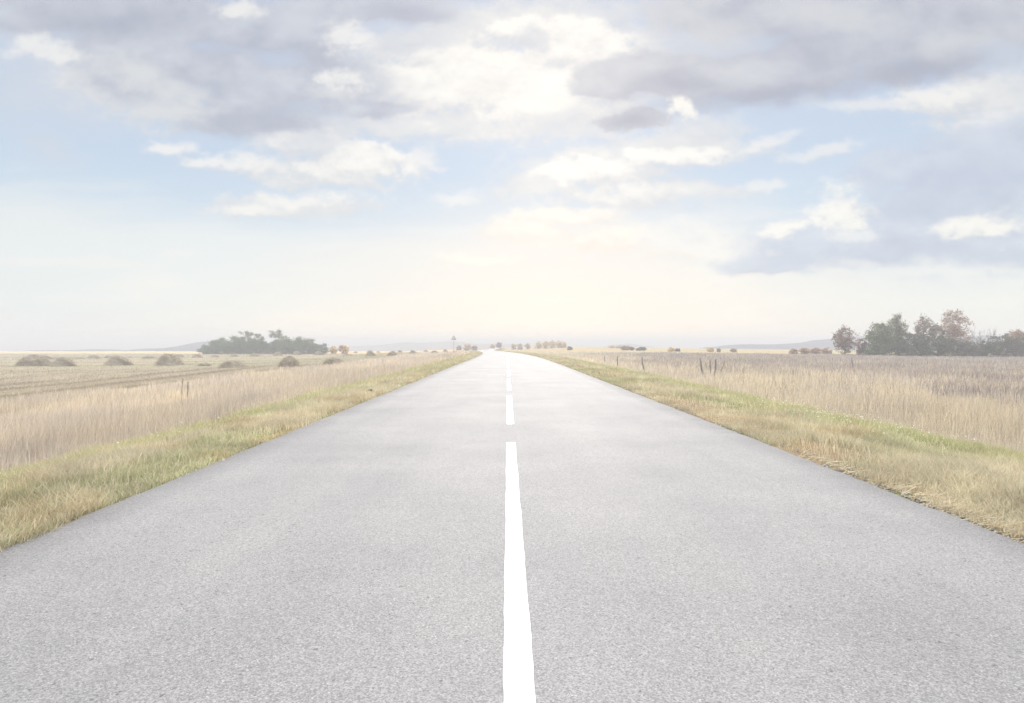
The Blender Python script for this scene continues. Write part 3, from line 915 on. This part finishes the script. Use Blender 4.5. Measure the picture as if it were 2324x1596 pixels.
# ------------------------------------------------------------------ clod and odd plants
def clod(px, py, wpx, hpx, label, seed):
    X, Y = to_xy(px, py)
    rr = np.random.default_rng(seed)
    import bmesh
    bm = bmesh.new(); bmesh.ops.create_icosphere(bm, subdivisions=4, radius=1)
    w_ = wpx / F * Y / 2; h_ = hpx / F * Y
    for v in bm.verts:
        n = .75 + .5 * float(fbm(np.array(v.co.x * 1.6 + seed + 2), np.array(v.co.y * 1.6 + v.co.z * 1.3 + 3), 4))
        v.co = (v.co.x * w_ * n, v.co.y * w_ * .7 * n, max(v.co.z, -.3) * h_ * n)
    me = bpy.data.meshes.new('earth_clod'); bm.to_mesh(me); bm.free()
    o = link('earth_clod', me, M_clod, loc=(X, Y, float(gz(X, Y)) + .02))
    tag(o, label, 'clod')
clod(840, 895, 20, 9, 'dark lump of earth on the left road edge', 1)
clod(2012, 998, 9, 3, 'small dark clod on the right road edge among the straw', 2)
clod(588, 1010, 9, 3, 'tiny dark clod on the asphalt by the left edge', 3)

def stalk(px, top, Y, label, seed):
    rr = np.random.default_rng(seed)
    X, _, z = at_depth(px, Y)
    h = H_CAM - (top - VY) / F * Y - z
    root = empty('dead_stalk', (X, Y, z)); tag(root, label, 'stalk', 'tall dead stalks in the left reeds')
    tb = Tubes()
    bend = rr.normal(0, .10)
    pts = [(bend * t * t * h, 0, h * t) for t in np.linspace(0, 1, 8)]
    tb.limb(pts, .006, .003, 5); link('stem', tb.mesh('stem'), M_straw, root)
    C = np.array([(bend * q * q * h, 0, h * q) for q in np.linspace(.66, 1, 40)])
    link('seed_head', leaf_cloud('seed_head', C, (.010, .010, .02), 130, .016, [(.42, .37, .31), (.48, .42, .35), (.38, .33, .28)], [1, 1, 1], rr), M_leaf, root)
stalk(411, 861, 19, 'tall dark dead stalk above the left reeds, left of a pair', 1)
stalk(425, 866, 19.5, 'dark dead stalk above the left reeds, right of a pair', 2)

# ------------------------------------------------------------------ hills
def ridge(name, pts, Y, depth, mat, seed, foot):
    """long low hill whose crest follows the skyline points at distance Y"""
    xs = np.array([p[0] for p in pts], float); ys = np.array([p[1] for p in pts], float)
    u = np.linspace(xs[0], xs[-1], 260)
    top = np.interp(u, xs, ys)
    ker = np.ones(9) / 9
    top = np.convolve(np.pad(top, 4, mode='edge'), ker, 'valid')
    top = top - (fbm(u * .09 + seed, u * 0, 4) - .5) * 1.6
    X = (u - VX) / F * Y
    Zc = H_CAM + (VY - top) / F * Y
    prof = [(-1, 0), (-.72, .22), (-.45, .55), (-.2, .87), (0, 1.0), (.3, .93), (.7, .5), (1, 0)]
    V = []
    for (t, hgt) in prof:
        yy = Y + t * depth
        zz = foot + (Zc - foot) * hgt
        wob = (fbm(u * .03 + seed, u * 0 + t * 5, 3) - .5) * depth * .25 * (1 if hgt not in (0, 1.0) else 0)
        V.append(np.stack([X, np.full_like(X, yy) + wob, zz], -1))
    V = np.stack(V, 0); a, b, _ = V.shape
    i = np.arange(a * b).reshape(a, b)
    q = np.stack([i[:-1, :-1], i[:-1, 1:], i[1:, 1:], i[1:, :-1]], -1).reshape(-1, 4)
    o = link(name, np_mesh(name, V.reshape(-1, 3), [q], smooth=True), mat)
    tag(o, kind='structure')
M_hill = noise_mat('wooded_hill', (.030, .040, .075), (.055, .065, .10), .02, bump=0, rough=1, spec=0)
M_hill2 = noise_mat('bare_hill', (.20, .185, .18), (.26, .24, .225), .015, bump=0, rough=1, spec=0)
FOOT = -15.0
ridge('hills', [(-400, 797), (-60, 798), (40, 797), (80, 795), (125, 795), (150, 796), (180, 794), (200, 792), (225, 794), (270, 796), (300, 794), (330, 791), (370, 791), (395, 787), (420, 784), (445, 777), (475, 774), (510, 774), (560, 780), (640, 790), (700, 800)], 760, 130, M_hill, 1, FOOT)
ridge('hills', [(700, 796), (760, 788), (800, 786), (860, 783), (915, 777), (960, 778), (1000, 776), (1030, 774), (1060, 778), (1090, 781), (1130, 779), (1160, 781), (1200, 783), (1260, 786), (1330, 790)], 980, 180, M_hill2, 2, FOOT)
ridge('hills', [(1360, 790), (1390, 783), (1425, 779), (1460, 784), (1490, 789)], 900, 120, M_hill2, 3, FOOT)
ridge('hills', [(1590, 792), (1640, 787), (1690, 781), (1740, 782), (1800, 780), (1850, 777), (1880, 770), (1920, 766), (1960, 762), (2020, 766), (2100, 772), (2180, 770), (2220, 763), (2280, 762), (2330, 765), (2460, 770), (2800, 785)], 760, 150, M_hill, 4, FOOT)

# ------------------------------------------------------------------ haze
def haze():
    m, nt, N, L = new_mat('haze')
    v = N.new('ShaderNodeVolumePrincipled')
    v.inputs['Color'].default_value = (.80, .80, .815, 1)
    v.inputs['Density'].default_value = .0017
    v.inputs['Anisotropy'].default_value = 0.0
    o = N.new('ShaderNodeOutputMaterial'); L.new(v.outputs[0], o.inputs['Volume'])
    x0, x1, y0_, y1_, z0, z1 = -3700, 3700, -200, 3700, -49, 13.2
    V = [(x, y, z) for x in (x0, x1) for y in (y0_, y1_) for z in (z0, z1)]
    Fc = [(0, 1, 3, 2), (4, 6, 7, 5), (0, 4, 5, 1), (2, 3, 7, 6), (0, 2, 6, 4), (1, 5, 7, 3)]
    me = bpy.data.meshes.new('haze'); me.from_pydata(V, [], Fc); me.update()
    ob = link('haze', me, m)
    tag(ob, 'pale haze lying over the fields and the far road', 'haze', kind='stuff')
haze()

# ------------------------------------------------------------------ sky
SUN_AZ, SUN_EL = 4.0, 24.0
_gr = np.random.default_rng(21)
_gang = _gr.random((256, 256)) * 2 * math.pi
_gx, _gy = np.cos(_gang), np.sin(_gang)
def pnoise(x, y):
    xi = np.floor(x).astype(int); yi = np.floor(y).astype(int)
    fx = x - xi; fy = y - yi
    u = fx ** 3 * (fx * (fx * 6 - 15) + 10); v = fy ** 3 * (fy * (fy * 6 - 15) + 10)
    def g(i, j):
        a, b = (xi + i) % 256, (yi + j) % 256
        return _gx[a, b] * (fx - i) + _gy[a, b] * (fy - j)
    return (g(0, 0) * (1 - u) + g(1, 0) * u) * (1 - v) + (g(0, 1) * (1 - u) + g(1, 1) * u) * v
def pfbm(x, y, o=5, gain=.5, billow=False):
    s = 0.; a = 1.; t = 0.
    c, sn = .8, .6
    for i in range(o):
        n = pnoise(x + 13.7 * i, y + 7.3 * i)
        if billow: n = np.abs(n) * 2.2 - .5
        s = s + a * n; t += a; a *= gain
        x, y = (c * x - sn * y) * 2.03, (sn * x + c * y) * 2.03
    return s / t * 1.6
def srgb(r, g, b):
    c = np.array((r, g, b)) / 255.
    return np.where(c <= .04045, c / 12.92, ((c + .055) / 1.055) ** 2.4)
def over(col, a, c):
    c = np.asarray(c)
    return col * (1 - a[..., None]) + c * a[..., None]
def ang(px, py):
    return (px - VX) / F, (VY - py) / F
def field(a, e, blobs, k=9.0):
    """soft union of ellipses given by their bearing in the sky: 1 inside, 0 on the rim"""
    acc = 0.
    for b in blobs:
        px, py, rx, ry = b[:4]; rot = R(b[4]) if len(b) > 4 else 0; wt = b[5] if len(b) > 5 else 1.0
        a0, e0 = ang(px, py)
        sx, sy = rx / F, ry / F
        u, v = a - a0, e - e0
        u, v = (u * math.cos(rot) + v * math.sin(rot)) / sx, (-u * math.sin(rot) + v * math.cos(rot)) / sy
        acc = acc + np.exp(k * wt * np.clip(1 - np.sqrt(u * u + v * v), -3, 1))
    return np.log(acc + 1e-9) / k

def sky_rgb(az, el):
    """display-linear colour of the cloudy sky for bearings az, el (radians)"""
    deg = np.degrees(el)
    el0 = el
    # flat cloud bases: work on the plane touching the sky straight ahead
    az, el = np.tan(az), np.tan(el) / np.cos(az)
    up = 1 if el0[1, 0] > el0[0, 0] else -1
    row = abs(el0[1, 0] - el0[0, 0])
    def above(f, d):
        """the field d radians higher up in the sky"""
        k = max(1, int(round(d / row)))
        i = np.clip(np.arange(f.shape[0]) + up * k, 0, f.shape[0] - 1)
        return f[i]
    col = np.zeros(az.shape + (3,))
    st = [(0, (238, 241, 240)), (4, (230, 237, 240)), (9, (213, 227, 237)), (15, (200, 216, 234)), (24, (197, 210, 229)), (32, (197, 207, 225))]
    for ch in range(3):
        col[..., ch] = np.interp(deg, [s[0] for s in st], [srgb(*s[1])[ch] for s in st])
    X, Y = az, el * 1.6
    def warp(sc, amt, ox, oy, o=4, gain=.5, flat=.6):
        return pfbm(X * sc + ox, Y * sc + oy, o, gain) * amt, pfbm(X * sc + ox + 40, Y * sc + oy + 80, o, gain) * amt * flat
    w1 = warp(6., .018, 2, 8, 3); w2 = warp(24., .024, 6, 3, 7, .64)
    ax, ex = az + w1[0] + w2[0], el + w1[1] + w2[1]
    v1 = warp(5., .022, 12, 4, 3); v2 = warp(17., .024, 5, 17, 7, .60)
    bx, be = az + v1[0] + v2[0], el + v1[1] + v2[1]
    streak = pfbm(az * 4 + 7, el * 26 + 2, 6)
    det = pfbm(X * 15. + 3, Y * 15. + 9, 8, .64)
    bil = -pfbm(X * 20. + 31, Y * 20. + 5, 6, .6, True)
    soft = pfbm(X * 6. + 8, Y * 6. + 1, 4, .5)
    mid = pfbm(X * 11. + 50, Y * 11. + 21, 6, .58)
    fz = .7 * det + .55 * bil
    # thin white veil that thickens to the horizon, creamy round the hidden sun
    low = sstep(12.0, 8.4, deg + streak * 2.4 + 1.5 * pfbm(az * 2.2, el * 3, 2))
    col = over(col, low * .75, srgb(240, 241, 238))
    blue_l = np.exp(-((az - ang(90, 0)[0]) / .16) ** 2) * sstep(9, 1, deg) * sstep(-1, 2, deg + 1)
    col = over(col, blue_l * .6, srgb(226, 235, 240))
    g = sstep(-.15, .95, field(bx, be, [(1270, 690, 800, 290)]))
    col = over(col, g * .88, srgb(247, 237, 229))
    hot = sstep(-.1, 1., field(az, el, [(1240, 775, 460, 80), (720, 735, 220, 45)]))
    col = over(col, hot * .8, srgb(249, 245, 238))
    col = over(col, sstep(.05, .5, streak) * sstep(15, 8, deg) * .4, srgb(251, 246, 239))
    col = over(col, sstep(.05, .5, -streak) * sstep(12, 6, deg) * .16, srgb(228, 230, 232))
    def put(col, blobs, c_lo, c_hi, op=1., lo=-.1, hi=.25, rough=.35, body=.55, crisp=True, dark=False, k=9., lift=.014, inner=.5):
        """one bank of cloud: soft union of ellipses eroded by fractal noise, tops lit, undersides grey"""
        a_, e_ = (bx, be) if dark else (ax, ex)
        f = field(a_, e_, blobs, k)
        n = f + (fz if crisp else .8 * det + .5 * mid) * rough
        nu = above(n, lift)
        slope = np.clip(n - nu, -1, 1)                      # > 0 on tops, < 0 on undersides
        soft_b = np.clip(-slope * 2.2, 0, 1) * .8
        al = sstep(lo, hi + soft_b, n) * op
        s = sstep(-.15, 1.15, body + slope * inner + mid * .62 + det * .30 + soft * .25)[..., None]
        return over(col, al, srgb(*c_lo) * (1 - s) + srgb(*c_hi) * s)
    # pale wash behind the banks
    wash = sstep(-.3, .9, field(bx, be, [(120, 190, 300, 130), (60, 60, 220, 80), (110, 335, 90, 50, -25, .8), (1000, 60, 300, 80), (2290, 200, 110, 160), (1280, 20, 200, 60)]) + det * .35)
    col = over(col, wash * .75, srgb(212, 218, 227))
    # faint distant cumulus, cream coloured
    col = put(col, [(1200, 525, 120, 44), (1400, 545, 150, 36), (1560, 565, 150, 32), (1080, 590, 90, 18), (1290, 490, 130, 24), (1690, 610, 40, 14)],
              (238, 228, 219), (255, 247, 236), .85, -.2, .5, .6, .45, inner=.8)
    col = put(col, [(1560, 545, 120, 56), (1660, 580, 110, 40)], (224, 229, 234), (251, 247, 240), .75, -.2, .6, .5)
    # translucent grey white skirts
    col = put(col, [(1000, 290, 320, 44), (1330, 150, 190, 130), (940, 200, 170, 90), (1240, 250, 220, 90), (1360, 390, 190, 60), (1540, 345, 190, 46), (1240, 425, 110, 42), (760, 385, 190, 60), (690, 320, 110, 50), (1000, 120, 190, 60), (1180, 60, 190, 56),
                    (660, 472, 200, 32), (1440, 455, 120, 32), (1520, 440, 170, 28, 0, .8), (2240, 230, 160, 60), (2280, 300, 160, 60), (310, 200, 190, 90, -15)],
              (216, 218, 221), (236, 235, 232), .88, -.3, .40, .45, .5)
    # white cumulus
    col = put(col, [(1090, 195, 215, 96), (1270, 190, 150, 90), (950, 210, 120, 60), (1290, 115, 150, 72), (950, 185, 100, 44), (1190, 70, 80, 34), (1210, 240, 150, 50),
                    (800, 372, 130, 46), (690, 322, 70, 30), (1340, 395, 120, 38), (1520, 358, 130, 26)],
              (214, 215, 218), (254, 251, 244), .95, -.20, .26, .46, .58, inner=.7)
    col = put(col, [(470, 366, 66, 15), (560, 376, 90, 24), (700, 455, 130, 20), (600, 478, 100, 16), (382, 335, 50, 15), (1440, 450, 95, 28),
                    (2140, 222, 90, 30), (2260, 282, 120, 28)],
              (216, 218, 221), (249, 246, 240), .80, -.55, .65, .75, .48, inner=.7)
    col = put(col, [(968, 368, 36, 34), (1030, 452, 56, 20), (1735, 433, 40, 16), (1990, 236, 130, 18), (1875, 343, 80, 16, 14), (1750, 325, 60, 14, 20)],
              (218, 221, 224), (246, 243, 238), .62, -.6, .7, .6, .5, inner=.7)
    core = sstep(.0, .9, field(ax, ex, [(1130, 175, 180, 95), (920, 180, 70, 40), (1250, 230, 100, 50), (1080, 190, 120, 60)]) + fz * .35)
    col = over(col, core * .40, srgb(253, 250, 241))
    # thin grey scraps across the bright middle
    col = put(col, [(1400, 40, 50, 40, -20), (1262, 265, 60, 32, 10), (1205, 90, 30, 40), (1330, 300, 110, 24, -10), (950, 95, 90, 34), (700, 330, 90, 40, 0, .8)], (203, 208, 217), (219, 222, 226), .75, -.25, .6, .55)
    # grey banks, upper left
    col = put(col, [(120, 24, 460, 84), (420, 60, 260, 66), (850, 22, 210, 42), (640, 80, 200, 88), (620, 205, 300, 104), (560, 270, 190, 50), (430, 150, 240, 90), (300, 90, 240, 60), (300, 190, 160, 78, -20, .8), (715, 120, 110, 74, -35), (820, 246, 140, 22)],
              (180, 184, 198), (211, 215, 222), .97, -.16, .34, .34, .50, crisp=False, dark=True, lift=.03, inner=.35)
    deep = sstep(-.1, 1., field(bx, be, [(270, 45, 280, 52), (560, 272, 190, 46), (900, 30, 150, 34), (735, 130, 80, 50, -30)]) + mid * .25)
    col = over(col, deep * .62, srgb(177, 181, 195))
    col = put(col, [(320, 190, 120, 60, -20), (380, 250, 120, 40), (750, 210, 80, 40)], (211, 214, 218), (229, 229, 227), .7, -.2, .7, .5)
    col = put(col, [(772, 186, 46, 22), (548, 20, 44, 20), (785, 90, 50, 34), (95, 108, 60, 26), (140, 125, 40, 14)], (226, 227, 228), (249, 247, 241), .78, -.7, .7, .95, .52)
    # grey bank, upper right
    col = put(col, [(1760, 165, 400, 90, 7), (1980, 90, 430, 118, 5), (1450, 180, 150, 60), (1400, 210, 100, 40), (1720, 40, 260, 86), (2260, 40, 190, 100), (1440, 268, 110, 30)],
              (184, 187, 199), (211, 213, 218), .98, -.10, .20, .34, .52, crisp=False, dark=True, lift=.03, inner=.35)
    lite = sstep(-.2, .9, field(bx, be, [(1600, 90, 170, 60), (2180, 110, 170, 50, 10), (1900, 40, 150, 30)]) + .4 * mid)
    col = over(col, lite * .6, srgb(217, 218, 219))
    deep = sstep(-.1, 1., field(bx, be, [(1740, 218, 290, 38, 6), (2080, 160, 260, 44, 10), (1440, 275, 100, 24), (1550, 190, 160, 38)]) + mid * .2)
    col = over(col, deep * .72, srgb(169, 171, 186))
    col = put(col, [(1600, 290, 110, 34), (1540, 320, 90, 26)], (211, 214, 220), (230, 230, 229), .8, -.25, .6, .5)
    # blue grey bank low on the right
    col = put(col, [(2170, 450, 290, 150, 10), (1940, 560, 270, 68), (2310, 390, 200, 130), (2270, 560, 190, 80), (2100, 540, 200, 90), (2070, 400, 120, 46), (1770, 605, 150, 30)],
              (190, 198, 216), (213, 220, 231), .96, -.14, .28, .36, .52, crisp=False, dark=True, lift=.02, inner=.5)
    deep = sstep(-.1, 1., field(bx, be, [(2200, 410, 170, 80, 15), (2040, 560, 230, 44), (1800, 605, 140, 24), (2290, 575, 80, 26), (2080, 470, 110, 60)]) + mid * .2)
    col = over(col, deep * .6, srgb(194, 202, 219))
    # sunlit knobs in front of it
    col = put(col, [(1915, 485, 66, 54), (2230, 522, 100, 26), (1545, 255, 34, 22, -30), (1530, 240, 16, 12), (1780, 520, 60, 18, 12, .8)],
              (216, 219, 223), (255, 251, 242), .92, -.45, .55, .75, .62, inner=.7)
    col = put(col, [(2150, 614, 200, 11), (1960, 540, 70, 20)], (224, 228, 233), (241, 241, 239), .7, -.25, .7, .6)
    return np.clip(col, 0, 1.2) * .965

ZEN = 3.5  # unseen overhead sky, brightened above the visible part to light the ground softly
def build_world():
    # the cloud field is computed here once for the whole sphere (a lat-long sky); nothing is loaded
    W, Hh = 4096, 2048
    az = (np.arange(W) + .5) / W * 2 * math.pi - math.pi / 2           # bearing from the +Y axis
    el = ((np.arange(Hh) + .5) / Hh - .5) * math.pi
    img = np.zeros((Hh, W, 3), np.float32)
    c_i = np.where((az > R(-50)) & (az < R(50)))[0]; r_i = np.where((el > R(-2)) & (el < R(40)))[0]
    A, E = np.meshgrid(az[c_i], el[r_i])
    front = sky_rgb(A, E)
    # the rest of the sphere below the overhead fill: the same overcast in broad soft patches
    a2 = np.arange(0, W, 8); e2 = np.arange(0, Hh, 8)
    A2, E2 = np.meshgrid(az[a2], el[e2])
    t = np.clip(.5 + .55 * pfbm(np.cos(A2) * 2.2 + 3 * E2 + 5, np.sin(A2) * 2.2 + 5 * E2, 5), 0, 1)[..., None]
    rest = srgb(202, 207, 218) * (1 - t) + srgb(228, 230, 232) * t
    lo = sstep(14, 2, np.degrees(E2))[..., None]
    rest = rest * (1 - lo) + srgb(236, 238, 238) * lo
    img[:] = np.repeat(np.repeat(rest, 8, 0), 8, 1)
    m = (sstep(50, 46, np.abs(np.degrees(A))) * sstep(40, 35, np.degrees(E)))[..., None]
    sl_ = (slice(r_i[0], r_i[-1] + 1), slice(c_i[0], c_i[-1] + 1))
    img[sl_] = img[sl_] * (1 - m) + front * m
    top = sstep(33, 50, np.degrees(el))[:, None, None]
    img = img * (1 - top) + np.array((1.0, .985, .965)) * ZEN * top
    img /= K
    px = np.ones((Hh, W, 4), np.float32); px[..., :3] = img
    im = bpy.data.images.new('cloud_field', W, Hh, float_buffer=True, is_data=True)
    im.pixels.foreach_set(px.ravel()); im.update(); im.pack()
    w = bpy.data.worlds.new('World'); scene.world = w
    w.use_nodes = True
    nt = w.node_tree; nt.nodes.clear(); N, L = nt.nodes, nt.links
    env = N.new('ShaderNodeTexEnvironment'); env.image = im; env.interpolation = 'Linear'
    sky = N.new('ShaderNodeTexSky'); sky.sky_type = 'NISHITA'; sky.sun_disc = False
    sky.sun_elevation = R(SUN_EL); sky.sun_rotation = R(SUN_AZ); sky.dust_density = .6
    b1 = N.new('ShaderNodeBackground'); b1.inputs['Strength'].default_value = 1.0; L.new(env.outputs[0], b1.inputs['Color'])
    b2 = N.new('ShaderNodeBackground'); b2.inputs['Strength'].default_value = .06; L.new(sky.outputs[0], b2.inputs['Color'])
    mx = N.new('ShaderNodeMixShader'); mx.inputs[0].default_value = .05          # clear sky glimmering through the cloud veil
    L.new(b1.outputs[0], mx.inputs[1]); L.new(b2.outputs[0], mx.inputs[2])
    o = N.new('ShaderNodeOutputWorld'); L.new(mx.outputs[0], o.inputs['Surface'])
    w.cycles.sampling_method = 'MANUAL'
    w.cycles.sample_map_resolution = 1024
build_world()

sl = bpy.data.lights.new('sun', 'SUN')
sl.energy = 1.0; sl.angle = R(12); sl.color = (1, .945, .88)
so = bpy.data.objects.new('sun', sl); COL.objects.link(so)
from mathutils import Vector
dv = Vector((math.sin(R(SUN_AZ)) * math.cos(R(SUN_EL)), math.cos(R(SUN_AZ)) * math.cos(R(SUN_EL)), math.sin(R(SUN_EL))))
so.rotation_euler = dv.to_track_quat('Z', 'Y').to_euler()
so.location = (0, 0, 60)
